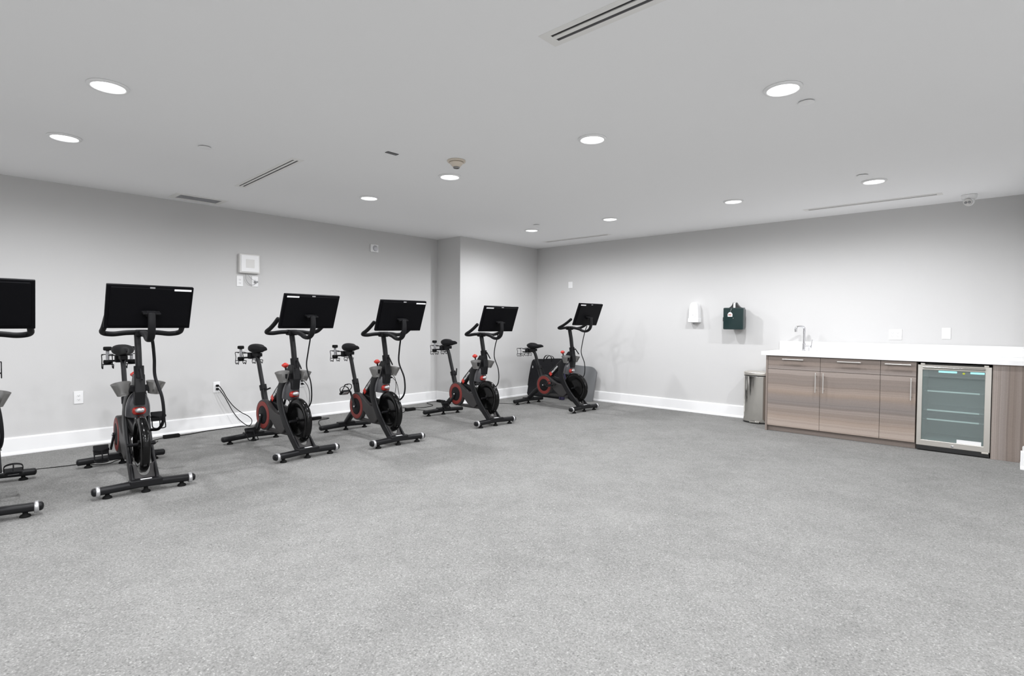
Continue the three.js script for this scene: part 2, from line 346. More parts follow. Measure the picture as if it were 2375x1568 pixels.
{
  const t = thing('security_camera', 'white turret security camera on the ceiling over the fridge', 'camera', [-0.30, H, 5.80], -1.75);
  part('mount', lathe([[0, -0.048], [0.050, -0.046], [0.060, -0.03], [0.064, -0.005], [0.064, 0], [0, 0]]), mat.white, t);
  const b = part('ball', new THREE.SphereGeometry(0.047, 28, 20).translate(0, -0.062, 0.008), mat.white, t);
  part('face', lathe([[0, 0.004], [0.032, 0.003], [0.036, -0.006], [0, -0.006]]).rotateX(Math.PI / 2 + 0.35).translate(0, -0.077, 0.049), mat.offwhite, t);
  for (const k of [-1, 1]) part('lens', lathe([[0, 0.006], [0.010, 0.005], [0.0125, 0], [0, 0]], 20).rotateX(Math.PI / 2 + 0.35).translate(k * 0.0145, -0.080, 0.0545), mat.grey, t, 'grey round lens');
}

// ------------------------------------------------------------------ wall fittings
// built facing +z with the back at z = 0; place(): onto the north wall, turned -90 degrees for the east wall
const onN = (x, y) => [[x, y, ZN], 0], onE = (z, y) => [[0, y, z], -Math.PI / 2];
const roundPlate = (w, h, d, r = 0.004) => box(-w / 2, w / 2, -h / 2, h / 2, 0, d, r);
function outlet(place, label, sockets = 1, w = 0.073, h = 0.122) {
  const t = thing('wall_outlet', label, 'outlet', ...place);
  part('cover_plate', roundPlate(w, h, 0.007, 0.003), mat.white, t);
  const cols = sockets === 2 ? [-0.024, 0.024] : [0];
  for (const cx of cols) for (const k of [-1, 1]) {
    part('socket', roundPlate(0.033, 0.028, 0.0088, 0.004).translate(cx, k * 0.0195, 0), mat.white, t);
    part('contact_slots', [box(cx - 0.008, cx - 0.006, k * 0.0195 - 0.002, k * 0.0195 + 0.006, 0.0086, 0.0092), box(cx + 0.006, cx + 0.008, k * 0.0195 - 0.002, k * 0.0195 + 0.006, 0.0086, 0.0092), box(cx - 0.002, cx + 0.002, k * 0.0195 - 0.009, k * 0.0195 - 0.005, 0.0086, 0.0092)], mat.dark, t, 'dark contact slots');
  }
  return t;
}
outlet(onN(-6.292, 0.478), 'white duplex wall outlet with nothing plugged in, low on the wall');
outlet(onN(-5.038, 0.476), 'white duplex wall outlet with two black plugs, left of the bike under the wall box');
outlet(onN(-4.03, 0.46), 'white duplex wall outlet behind the bike under the wall box');
outlet(onN(-2.68, 0.45), 'white duplex wall outlet behind the bike with its pedal raised');
outlet(onN(-4.777, 1.697), 'white duplex wall outlet under the wall box, nothing plugged in');
outlet(onN(-4.604, 1.703), 'white duplex wall outlet under the wall box with the thin cord plugged in');
outlet(onE(5.183, 1.13), 'wide white four-socket outlet plate above the counter', 2, 0.12, 0.118);
function blank(place, label, w, h) { const t = thing('blank_plate', label, 'wall plate', ...place); part('cover_plate', roundPlate(w, h, 0.007, 0.003), mat.white, t); for (const k of [-1, 1]) part('screw', lathe([[0, 0.001], [0.003, 0.0006], [0.003, 0], [0, 0]], 12).rotateX(Math.PI / 2).translate(0, k * h * 0.36, 0.007), mat.offwhite, t); }
blank(onE(0.718, 1.866), 'small blank white wall plate high beside the room corner', 0.085, 0.105);
blank(onE(5.628, 1.149), 'blank white wall plate above the counter over the fridge', 0.075, 0.118);
{
  const t = thing('wall_box', 'square white plastic equipment box mounted on the wall over two outlets', 'equipment box', ...onN(-4.68, 1.905));
  part('body', roundPlate(0.235, 0.225, 0.055, 0.012), mat.offwhite, t);
  part('cover', roundPlate(0.205, 0.195, 0.062, 0.006), mat.white, t);
  part('raised_panel', roundPlate(0.10, 0.10, 0.0635, 0.004), mat.offwhite, t);
}
solo('thin_cord', [sweep([V(-4.72, 1.795, ZN + 0.03), V(-4.715, 1.72, ZN + 0.025), V(-4.67, 1.665, ZN + 0.02), V(-4.62, 1.665, ZN + 0.025), V(-4.595, 1.695, ZN + 0.03)], 0.0025, { sides: 8 }), sweep([V(-4.71, 1.795, ZN + 0.03), V(-4.66, 1.735, ZN + 0.03), V(-4.60, 1.70, ZN + 0.03)], 0.002, { sides: 8 }), box(-4.615, -4.58, 1.688, 1.708, ZN + 0.01, ZN + 0.04, 0.004)], mat.grey, 'thin grey cord looping from the wall box to an outlet', 'cord');
{
  const t = thing('fire_strobe', 'square white fire alarm strobe high on the wall', 'alarm strobe', ...onN(-2.955, 2.268));
  part('base', roundPlate(0.125, 0.11, 0.025, 0.008), mat.white, t);
  part('reflector', lathe([[0, 0.004], [0.034, 0.008], [0.040, 0], [0, 0]]).rotateX(Math.PI / 2).translate(0.008, 0, 0.024), mat.silver, t, 'silvery reflector');
  part('dome', new THREE.SphereGeometry(0.036, 24, 12, 0, Math.PI * 2, 0, Math.PI / 2).rotateX(Math.PI / 2).translate(0.008, 0, 0.026), mat.clear, t, 'clear dome');
}
{
  const t = thing('soap_dispenser', 'white wall-mounted soap dispenser with oval front panel', 'dispenser', ...onE(2.885, 1.252));
  const bo = new THREE.Shape(); bo.moveTo(-0.068, 0.03); bo.lineTo(-0.064, 0.16); bo.bezierCurveTo(-0.06, 0.25, -0.045, 0.278, 0, 0.278); bo.bezierCurveTo(0.045, 0.278, 0.06, 0.25, 0.064, 0.16); bo.lineTo(0.068, 0.03); bo.closePath();
  part('body', new THREE.ExtrudeGeometry(bo, { depth: 0.082, bevelEnabled: true, bevelSize: 0.016, bevelThickness: 0.018, bevelOffset: -0.014, bevelSegments: 5, curveSegments: 24 }).translate(0, 0, 0.006), mat.white, t);
  part('pump_band', [box(-0.075, 0.075, 0.0, 0.062, 0, 0.115, 0.014)], mat.white, t);
  const ov = new THREE.Shape(); ov.moveTo(-0.052, 0.20); ov.bezierCurveTo(-0.05, 0.11, -0.03, 0.07, 0, 0.07); ov.bezierCurveTo(0.03, 0.07, 0.05, 0.11, 0.052, 0.20);
  part('front_panel', new THREE.ExtrudeGeometry(ov, { depth: 0.006, bevelEnabled: true, bevelSize: 0.003, bevelThickness: 0.003, bevelSegments: 2 }).translate(0, 0.0, 0.1035), mat.white, t);
  part('refill_window', lathe([[0, 0.002], [0.005, 0.0015], [0.005, 0], [0, 0]], 16).rotateX(Math.PI / 2).translate(0, 0.105, 0.1128), mat.grey, t, 'small grey dot');
  part('push_mark', torus(0.022, 0.0012, 24, 6).translate(0, 0.026, 0.115), mat.offwhite, t);
  part('nozzle', lathe([[0, -0.03], [0.012, -0.028], [0.016, 0.0], [0, 0.0]], 16).translate(0, 0.004, 0.07), mat.grey, t);
}
{
  const t = thing('towel_dispenser', 'dark green glossy paper towel dispenser on the wall with a hanging tag', 'dispenser', ...onE(3.470, 1.165));
  const loft = (w0, w1, h0, h1, y0, y1, z0, z1) => { const g = new RoundedBoxGeometry(1, 1, 1, 4, 0.045), p = g.attributes.position; for (let q = 0; q < p.count; q++) { const f = p.getZ(q) + 0.5, w = w0 + (w1 - w0) * f, h = h0 + (h1 - h0) * f, c = y0 + (y1 - y0) * f; p.setXYZ(q, p.getX(q) * w, c + p.getY(q) * h, z0 + (z1 - z0) * f); } g.computeVertexNormals(); return g; };
  part('back_panel', loft(0.17, 0.235, 0.25, 0.275, 0.14, 0.141, 0, 0.15), mat.dark, t);
  part('cover', loft(0.262, 0.258, 0.285, 0.280, 0.141, 0.141, 0.148, 0.205), mat.towel, t, 'dark green translucent cover');
  const pk = new THREE.Shape(); pk.moveTo(-0.09, 0); pk.quadraticCurveTo(-0.03, 0.02, -0.018, 0.075); pk.lineTo(-0.006, 0.075); pk.lineTo(0, 0.01); pk.lineTo(0.006, 0.01); pk.lineTo(0.02, 0.075); pk.quadraticCurveTo(0.04, 0.03, 0.09, 0);
  part('top_bracket', new THREE.ExtrudeGeometry(pk, { depth: 0.05, bevelEnabled: true, bevelSize: 0.002, bevelThickness: 0.002 }).translate(0, 0.272, 0.12), mat.dark, t);
  part('paper', box(-0.010, 0.014, 0.275, 0.345, 0.172, 0.178), mat.sticker, t, 'white paper tongue');
  part('latch', box(-0.142, -0.124, 0.105, 0.16, 0.15, 0.19, 0.005), mat.dark, t);
  const lk = part('lock', lathe([[0, 0.004], [0.005, 0.003], [0.006, 0], [0, 0]], 16).rotateX(Math.PI / 2).translate(0.0, 0.145, 0.204), mat.chrome, t, 'chrome lock');
  part('chain', sweep([V(-0.03, 0.28, 0.19), V(-0.025, 0.26, 0.212), V(-0.035, 0.225, 0.213)], 0.003, { sides: 8 }), mat.chrome, t);
  const tg = new THREE.Shape(); tg.moveTo(-0.03, 0); tg.lineTo(0.03, 0); tg.lineTo(0.03, 0.036); tg.lineTo(0.012, 0.058); tg.lineTo(-0.012, 0.058); tg.lineTo(-0.03, 0.036); tg.closePath();
  const tag = part('tag', new THREE.ExtrudeGeometry(tg, { depth: 0.002, bevelEnabled: false }).translate(-0.04, 0.165, 0.207), mat.sticker, t, 'white tag with a dull pink print');
  part('print', box(-0.062, -0.022, 0.178, 0.200, 0.209, 0.2098), M({ color: lin(0.42, 0.22, 0.2), roughness: 0.6 }), tag);
}

// ------------------------------------------------------------------ kitchenette
const KX = -0.66, KB = 0.876, KT = 0.920;
function cabinet(z0, z1, label, doorHandleAt) {
  const t = thing('base_cabinet', label, 'cabinet', [0, 0, (z0 + z1) / 2]), h = (z1 - z0) / 2, g = 0.0016;
  const off = z0 * 0.37;
  part('body', metric(join([box(KX + 0.024, -0.02, 0.066, KB - 0.006, -h + 0.001, -h + 0.017), box(KX + 0.024, -0.02, 0.066, KB - 0.006, h - 0.017, h - 0.001), box(KX + 0.024, -0.02, 0.066, 0.085, -h, h), box(-0.03, -0.02, 0.066, KB - 0.006, -h, h), box(KX + 0.024, KX + 0.1, KB - 0.03, KB - 0.006, -h, h)]), 0.9), mat.wood, t);
  const dr = part('drawer_front', metric(box(KX, KX + 0.02, 0.722, KB - 0.006, -h + g, h - g, 0.0012), 0.9, false, off, 0.13), mat.wood, t);
  const db = part('door', metric(box(KX, KX + 0.02, 0.066, 0.7185, -h + g, h - g, 0.0012), 0.9, false, off + 0.41, 0.05), mat.wood, t);
  const hy = 0.838, hl = Math.min(0.11, h - 0.03);
  part('handle', [box(KX - 0.040, KX - 0.030, hy - 0.005, hy + 0.005, -hl, hl, 0.002), ...[-1, 1].map(k => box(KX - 0.033, KX, hy - 0.004, hy + 0.004, k * (hl - 0.028) - 0.004, k * (hl - 0.028) + 0.004))], mat.nickel, dr, 'satin nickel bar handle');
  const hz = doorHandleAt * (h - 0.038);
  part('handle', [box(KX - 0.040, KX - 0.030, 0.485, 0.705, hz - 0.005, hz + 0.005, 0.002), ...[0.52, 0.67].map(y => box(KX - 0.033, KX, y - 0.004, y + 0.004, hz - 0.004, hz + 0.004))], mat.nickel, db, 'satin nickel bar handle');
  return t;
}
cabinet(4.052, 4.597, 'grey-brown laminate base cabinet under the faucet', 1);
cabinet(4.597, 5.152, 'widest grey-brown laminate base cabinet, between the faucet cabinet and the narrow one', -1);
cabinet(5.152, 5.452, 'narrow grey-brown laminate base cabinet beside the fridge', 1);
solo('toe_kick', metric(box(KX + 0.045, KX + 0.06, 0, 0.066, 4.05, 5.452), 0.9, false, 0.3, 0.6), mat.wood, 'recessed brown toe kick board under the base cabinets', 'toe kick');
solo('end_panel', metric(box(KX - 0.001, -0.002, 0, KB, 4.030, 4.051, 0.001), 0.9, true), mat.wood, 'slim brown end panel beside the trash can', 'panel');
solo('end_panel', metric(box(KX - 0.001, -0.002, 0, KB, 6.022, 6.248, 0.001), 0.9, true, 0.2, 0.3), mat.wood, 'wide brown filler panel with upright grain right of the fridge', 'panel');
solo('support_panel', metric(box(KX + 0.06, -0.002, 0, KB, 5.4525, 5.458), 0.9, true), mat.wood, 'thin brown panel between narrow cabinet and fridge', 'panel');
{
  const t = thing('countertop', 'long glossy white quartz countertop with an oval sink cutout', 'countertop');
  const s = new THREE.Shape(); s.moveTo(3.985, 0.003); s.lineTo(6.248, 0.003); s.lineTo(6.248, 0.692); s.lineTo(3.985, 0.692); s.closePath();
  const hole = new THREE.Path(); hole.absellipse(4.36, 0.36, 0.20, 0.17, 0, Math.PI * 2); s.holes.push(hole);
  const g = new THREE.ExtrudeGeometry(s, { depth: KT - KB - 0.004, bevelEnabled: true, bevelSize: 0.002, bevelThickness: 0.002, bevelOffset: -0.002, bevelSegments: 2, curveSegments: 40 });
  g.applyMatrix4(new THREE.Matrix4().makeBasis(V(0, 0, 1), V(-1, 0, 0), V(0, 1, 0)));   // (z, -x, y)
  if (new THREE.Matrix4().makeBasis(V(0, 0, 1), V(-1, 0, 0), V(0, 1, 0)).determinant() < 0) { const i = g.index; if (!i) { const p = g.attributes.position, n = g.attributes.normal; for (let k = 0; k < p.count; k += 3) for (const a of [p, n]) for (let c = 0; c < 3; c++) { const q = a.array[(k + 1) * 3 + c]; a.array[(k + 1) * 3 + c] = a.array[(k + 2) * 3 + c]; a.array[(k + 2) * 3 + c] = q; } } }
  g.translate(0, KB + 0.002, 0);
  part('slab', g, mat.quartz, t);
  solo('backsplash', box(-0.022, -0.002, KT, 1.028, 3.985, 6.248, 0.002), mat.quartz, 'long low white quartz backsplash along the wall behind the counter', 'backsplash');
  solo('backsplash', box(-0.66, -0.022, KT, 1.02, 6.228, 6.248, 0.002), mat.quartz, 'short white quartz side splash at the fridge end of the counter', 'backsplash');
}
{
  const t = thing('sink', 'oval steel undermount sink in the white countertop', 'sink', [-0.36, KB, 4.36]);
  part('basin', lathe([[0.205, 0], [0.2, -0.03], [0.185, -0.12], [0.15, -0.14], [0.02, -0.142], [0, -0.142]], 48).scale(0.86, 1, 1), (() => { const m = mat.steelSatin.clone(); m.side = THREE.DoubleSide; return m; })(), t);
  part('drain', lathe([[0, -0.139], [0.03, -0.1385], [0.033, -0.142], [0, -0.142]], 24), mat.chrome, t);
}
{
  const t = thing('faucet', 'tall chrome faucet with hooked spout and side lever on the counter', 'faucet', [-0.12, KT, 4.29]);
  part('base', [lathe([[0, 0.006], [0.026, 0.006], [0.028, 0], [0, 0]].reverse(), 28), lathe([[0.019, 0.004], [0.019, 0.085], [0.015, 0.092], [0, 0.092]].reverse(), 28)], mat.chrome, t);
  part('spout', sweep([V(0, 0.088, 0), V(0, 0.2, 0), V(0, 0.262, 0), V(-0.006, 0.280, -0.005), V(-0.022, 0.288, -0.018), V(-0.06, 0.288, -0.048), V(-0.078, 0.283, -0.062), V(-0.086, 0.268, -0.068), V(-0.088, 0.225, -0.070)], 0.0145, { sides: 18, steps: 60, round: false }), mat.chrome, t);
  const lv = part('valve', rod(V(0, 0.062, 0.015), V(0, 0.058, 0.075), 0.012), mat.chrome, t);
  part('lever', rod(V(0, 0.035, 0.078), V(0, 0.135, 0.09), 0.006, 0.005), mat.chrome, lv);
}
solo('counter_button', lathe([[0, 0.022], [0.016, 0.02], [0.018, 0.0], [0, 0]].reverse(), 24).translate(-0.14, KT, 4.42), mat.white, 'small white button cap on the counter beside the faucet', 'button');
{
  const F = -0.66, z0 = 5.461, z1 = 6.018, t = thing('beverage_fridge', 'under-counter beverage fridge with steel-framed glass door', 'fridge');
  part('cabinet_shell', [box(F + 0.045, -0.03, 0.02, 0.86, z0, z0 + 0.03), box(F + 0.045, -0.03, 0.02, 0.86, z1 - 0.03, z1), box(F + 0.045, -0.03, 0.83, 0.86, z0, z1), box(F + 0.045, -0.03, 0.02, 0.09, z0, z1)], mat.dark, t, 'black cabinet');
  part('liner', [box(-0.10, -0.03, 0.09, 0.83, z0 + 0.03, z1 - 0.03), box(F + 0.06, -0.1, 0.09, 0.83, z0 + 0.03, z0 + 0.036), box(F + 0.06, -0.1, 0.09, 0.83, z1 - 0.036, z1 - 0.03), box(F + 0.06, -0.1, 0.09, 0.096, z0 + 0.036, z1 - 0.036)], mat.fridgeIn, t, 'grey-green liner');
  const d = part('door_frame', frame([z0 + 0.002, z1 - 0.002, 0.052, 0.846], [[z0 + 0.040, z1 - 0.048, 0.107, 0.797]], 0.042, 0.003, V(0, 0, 1), V(0, 1, 0), V(-1, 0, 0)).translate(F + 0.042, 0, 0), mat.steelSatin, t, 'brushed steel door frame');
  part('glass', box(F + 0.012, F + 0.016, 0.1, 0.80, z0 + 0.036, z1 - 0.044), mat.fridgeGlass, d, 'tinted reflective glass');
  part('handle', [rod(V(F - 0.03, 0.826, z0 + 0.045), V(F - 0.03, 0.826, z1 - 0.045), 0.013, 0.013, 20), rod(V(F - 0.03, 0.826, z0 + 0.07), V(F + 0.003, 0.826, z0 + 0.07), 0.008), rod(V(F - 0.03, 0.826, z1 - 0.07), V(F + 0.003, 0.826, z1 - 0.07), 0.008)], mat.steel, d, 'polished bar handle');
  part('lock', lathe([[0, 0.006], [0.010, 0.005], [0.012, 0], [0, 0]], 20).rotateZ(Math.PI / 2).translate(F, 0.072, 5.745), mat.chrome, d);
  part('base_grille', box(F + 0.004, F + 0.045, 0.008, 0.05, z0 + 0.004, z1 - 0.004, 0.003), mat.dark, t, 'black base grille');
  for (const z of [z0 + 0.04, z1 - 0.04]) part('hinge', box(F + 0.006, F + 0.04, 0.846, 0.862, z - 0.018, z + 0.018, 0.003), mat.steelSatin, t);
  part('hinge', [box(F - 0.004, F + 0.03, 0.038, 0.052, z1 - 0.06, z1 - 0.01, 0.003)], mat.steelSatin, t);
  for (const y of [0.585, 0.397, 0.306]) {
    const s = part('shelf', box(F + 0.075, -0.11, y - 0.003, y + 0.003, z0 + 0.04, z1 - 0.046), mat.clear, t, 'glass shelf');
    part('shelf_trim', box(F + 0.068, F + 0.077, y - 0.007, y + 0.007, z0 + 0.075, z1 - 0.085, 0.002), mat.white, s, 'white front strip');
  }
  part('paper_label', box(F + 0.0095, F + 0.012, 0.108, 0.142, 5.775, 5.955), mat.sticker, t, 'white paper label');
  part('round_sticker', lathe([[0, 0.0008], [0.010, 0.0008], [0.010, 0], [0, 0]], 16).rotateZ(Math.PI / 2).translate(F + 0.012, 0.776, 5.815), M({ color: lin(0.55, 0.62, 0.05), roughness: 0.5 }), t, 'small yellow-green sticker');
  const reflectionGlow = part('reflection_strip', [box(F + 0.058, F + 0.07, 0.772, 0.790, z0 + 0.16, z0 + 0.30), box(F + 0.058, F + 0.07, 0.772, 0.790, z0 + 0.40, z1 - 0.055)], mat.reflectionGlow, t, 'added glowing strip in place of a cyan reflection in the door');  // glowing strips stand in for cyan reflections in the door glass
  const ra = new THREE.RectAreaLight(0x9ff4ff, 1.2, 0.4, 0.03); ra.name = 'added_fridge_light'; ra.position.set(F + 0.08, 0.770, (z0 + z1) / 2); ra.rotation.set(-Math.PI / 2, 0, Math.PI / 2); t.add(ra);  // added along with the strips; no lamp is known in the fridge
}
{
  const t = thing('trash_can', 'stainless steel step trash can beside the cabinets', 'trash can', [-0.18, 0, 3.80]);
  // outline in plan as [x, z]: rounded front towards -x, flat back
  const plan = k => { const s = new THREE.Shape(); const w = 0.175 * k, b = 0.125, f = 0.09; s.moveTo(b, -w); s.lineTo(b, w); s.lineTo(-f * 0.4, w); s.bezierCurveTo(-0.17 * k, w * 0.92, -0.17 * k, -w * 0.92, -f * 0.4, -w); s.closePath(); return s; };
  const up = (s, y0, y1, bev) => { const g = new THREE.ExtrudeGeometry(s, { depth: y1 - y0 - 2 * bev, bevelEnabled: bev > 0, bevelSize: bev, bevelThickness: bev, bevelOffset: -bev, bevelSegments: 3, curveSegments: 28 }); g.rotateX(Math.PI / 2); return g.translate(0, y1 - bev, 0); };
  part('base', up(plan(1.01), 0, 0.02, 0.003), mat.dark, t, 'black base');
  part('body', up(plan(0.99), 0.018, 0.585, 0.002), mat.steel, t);
  part('rim', up(plan(0.975), 0.583, 0.593, 0.001), mat.dark, t);
  part('lid', up(plan(1.0), 0.593, 0.64, 0.012), mat.steelSatin, t);
  part('pedal', box(-0.165, -0.10, 0.012, 0.030, -0.06, 0.06, 0.006), mat.steel, t);
}

// ------------------------------------------------------------------ corner: bag and mat
{
  const t = thing('carry_bag', 'large flat black carry bag leaning in the corner behind the end bike', 'bag', [-0.245, 0.004, 0.372]);
  t.rotation.set(0, 0, -0.20);
  const out = [[-0.36, 0.0], [-0.372, 0.02], [-0.345, 0.56], [-0.33, 0.60], [-0.1, 0.625], [0.33, 0.645], [0.36, 0.63], [0.372, 0.3], [0.362, 0.01], [0.34, 0]];
  part('shell', plate(out, -0.03, 0.03, { bevel: 0.016 }), mat.bag, t);
  const ring = out.map(p => V(0, p[1], p[0])); 
  for (const x of [-0.028, 0.028]) part('piping', sweep([...ring, ring[0]].map(p => V(x * 0.7, p.y, p.z)), 0.006, { sides: 8, steps: 90 }), mat.matte, t);
  for (const x of [-0.032, 0.032]) { part('handle', sweep([V(x, 0.585, -0.09), V(x, 0.64, -0.085), V(x, 0.685, -0.055), V(x, 0.695, 0), V(x, 0.685, 0.045), V(x, 0.645, 0.075), V(x, 0.59, 0.08)], [0.004, 0.013], { sides: 10, steps: 40, side: V(1, 0, 0) }), mat.matte, t, 'black webbing handle'); }
  part('clip', box(-0.036, -0.028, 0.46, 0.50, -0.318, -0.295, 0.003), mat.silver, t, 'silver clip');
  part('fold', [sweep([V(-0.030, 0.52, -0.31), V(-0.032, 0.36, -0.2), V(-0.03, 0.12, -0.14)], [0.004, 0.009], { sides: 8 }), sweep([V(-0.030, 0.40, -0.33), V(-0.032, 0.24, -0.26), V(-0.03, 0.06, -0.2)], [0.004, 0.008], { sides: 8 }), sweep([V(-0.030, 0.55, 0.10), V(-0.032, 0.4, 0.18), V(-0.03, 0.2, 0.19)], [0.003, 0.008], { sides: 8 })], mat.bag, t);
}
{
  const t = thing('foam_mat', 'dark grey curved foam mat leaning against the wall behind the end bike', 'mat', [-0.085, 0, 1.05]);
  // a gently curled sheet, 22 mm thick, rounded at the outer top corner and drawn in towards its foot
  const NU = 40, NV = 14, pos = [], idx = [];
  for (const side of [0, 1]) for (let j = 0; j <= NV; j++) for (let i = 0; i <= NU; i++) {
    const u = i / NU, v = j / NV, top = 0.565 - 0.020 * u - 0.09 * Math.max(0, (u - 0.72) / 0.28) ** 4;
    const z = (-0.25 + 0.52 * u) - 0.05 * u * (1 - v), x = -0.085 * Math.sin(u * Math.PI * 0.95) - 0.012 - 0.05 * (1 - v) + side * 0.022;
    pos.push(x, 0.002 + top * v, z);
  }
  const at = (sd, i, j) => sd * (NU + 1) * (NV + 1) + j * (NU + 1) + i, quad = (a, b, c, d) => idx.push(a, b, c, a, c, d);
  for (let j = 0; j < NV; j++) for (let i = 0; i < NU; i++) { quad(at(0, i, j), at(0, i + 1, j), at(0, i + 1, j + 1), at(0, i, j + 1)); quad(at(1, i, j), at(1, i, j + 1), at(1, i + 1, j + 1), at(1, i + 1, j)); }
  for (let i = 0; i < NU; i++) { quad(at(0, i, NV), at(0, i + 1, NV), at(1, i + 1, NV), at(1, i, NV)); quad(at(0, i, 0), at(1, i, 0), at(1, i + 1, 0), at(0, i + 1, 0)); }
  for (let j = 0; j < NV; j++) { quad(at(0, 0, j), at(0, 0, j + 1), at(1, 0, j + 1), at(1, 0, j)); quad(at(0, NU, j), at(1, NU, j), at(1, NU, j + 1), at(0, NU, j + 1)); }
  let g = new THREE.BufferGeometry(); g.setAttribute('position', new THREE.Float32BufferAttribute(pos, 3)); g.setIndex(idx); g = g.toNonIndexed(); g.computeVertexNormals();
  part('sheet', toCreasedNormals(g, 0.6), mat.mat, t);
}
{
  const t = thing('rolled_mat', 'dark purple rolled exercise mat standing between the black bag and the grey mat', 'mat', [-0.32, 0.004, 0.80]);
  t.rotation.set(0.06, 0, -0.12);
  const sp = new THREE.Shape(), A = [], Bk = []; for (let i = 0; i <= 90; i++) { const a = i / 90 * Math.PI * 5, r = 0.014 + 0.0085 * a / Math.PI * 0.78; A.push([r * Math.cos(a), r * Math.sin(a)]); Bk.push([(r + 0.0045) * Math.cos(a), (r + 0.0045) * Math.sin(a)]); }
  A.forEach(([x, y], i) => i ? sp.lineTo(x, y) : sp.moveTo(x, y)); Bk.reverse().forEach(([x, y]) => sp.lineTo(x, y)); sp.closePath();
  part('roll', new THREE.ExtrudeGeometry(sp, { depth: 0.60, bevelEnabled: false }).rotateX(-Math.PI / 2), mat.purple, t);
  for (const y of [0.12, 0.48]) part('strap', lathe([[0.0515, y], [0.0535, y + 0.002], [0.0535, y + 0.022], [0.0515, y + 0.024]], 32), mat.matte, t);
}

// ------------------------------------------------------------------ exercise bikes
const font = await new FontLoader().loadAsync('fonts/droid/droid_sans_bold.typeface.json');
const footGeo = lathe([[0, 0], [0.027, 0], [0.029, 0.005], [0.025, 0.014], [0.014, 0.020], [0.012, 0.045], [0, 0.045]].reverse(), 18);
function stabilizer(parent, name, z, front) {
  const s = part(name, [sweep([V(-0.30, 0.054, z), V(-0.1, 0.062, z), V(0, 0.066, z), V(0.1, 0.062, z), V(0.30, 0.054, z)], [0.026, 0.034], { sides: 18, n: 2.8, side: V(0, 0, 1), steps: 24 }), box(-0.10, 0.10, 0.044, 0.098, z - 0.036, z + 0.036, 0.01)], mat.paint, parent);
  for (const x of front ? [-0.225, 0, 0.225] : [-0.235, 0, 0.235]) part('levelling_foot', footGeo.clone().translate(x, 0, z), mat.rubber, s, 'black rubber foot');
  if (front) {
    for (const k of [-1, 1]) {
      part('transport_wheel', latheX([[0.020, -0.013], [0.034, -0.012], [0.037, -0.006], [0.037, 0.006], [0.034, 0.012], [0.020, 0.013]], 28).translate(k * 0.278, 0.054, z + 0.004), mat.silver, s, 'silvery transport wheel');
    }
    part('base_sticker', box(-0.034, 0.034, 0.0975, 0.0990, z + 0.004, z + 0.027), mat.sticker, s, 'white sticker');
  }
  return s;
}
const textGeo = (() => { const g = new TextGeometry('PELOTON', { font, size: 0.024, depth: 0.0012, curveSegments: 3, bevelEnabled: false }); g.computeBoundingBox(); return g; })();
function pedal(parent, at, side, tilt) {
  const p = part('pedal', [box(-0.05, 0.05, -0.010, 0.010, -0.038, 0.038, 0.005)], mat.matte, parent);
  p.position.copy(at); p.rotation.x = tilt;
  part('toe_cage', [sweep([V(-0.045, 0.008, 0.036), V(-0.045, 0.012, 0.085), V(-0.035, 0.035, 0.105), V(0.035, 0.035, 0.105), V(0.045, 0.012, 0.085), V(0.045, 0.008, 0.036)], 0.0045, { sides: 8, steps: 36 }), sweep([V(-0.05, 0, 0.0), V(-0.045, 0.045, 0.01), V(0, 0.062, 0.02), V(0.045, 0.045, 0.01), V(0.05, 0, 0)], [0.003, 0.010], { sides: 8, steps: 30, side: V(0, 0, 1) }), sweep([V(0, 0.035, 0.105), V(0, 0.055, 0.07), V(0, 0.062, 0.02)], 0.004, { sides: 8 })], mat.matte, p);
  part('cleat_plate', [box(-0.03, 0.03, -0.016, -0.009, -0.03, 0.03, 0.003), rod(V(-side * 0.05, 0, 0), V(-side * 0.075, 0, 0), 0.007)], mat.silver, p, 'silver spindle and cleat plate');
}
function dumbbell(x, y, z, group, label) {
  const t = thing('dumbbell', label, 'dumbbell', [x, y, z], 0, group);
  part('handle', rod(V(0, 0.0, 0), V(0, 0.135, 0), 0.0125), mat.grey, t, 'grey handle');
  const hd = lathe([[0, -0.016], [0.026, -0.016], [0.031, -0.010], [0.031, 0.010], [0.026, 0.016], [0, 0.016]], 20);
  part('head', hd.clone().translate(0, 0.016, 0), mat.rubber, t); part('head', hd.clone().translate(0, 0.130, 0), mat.rubber, t);
}
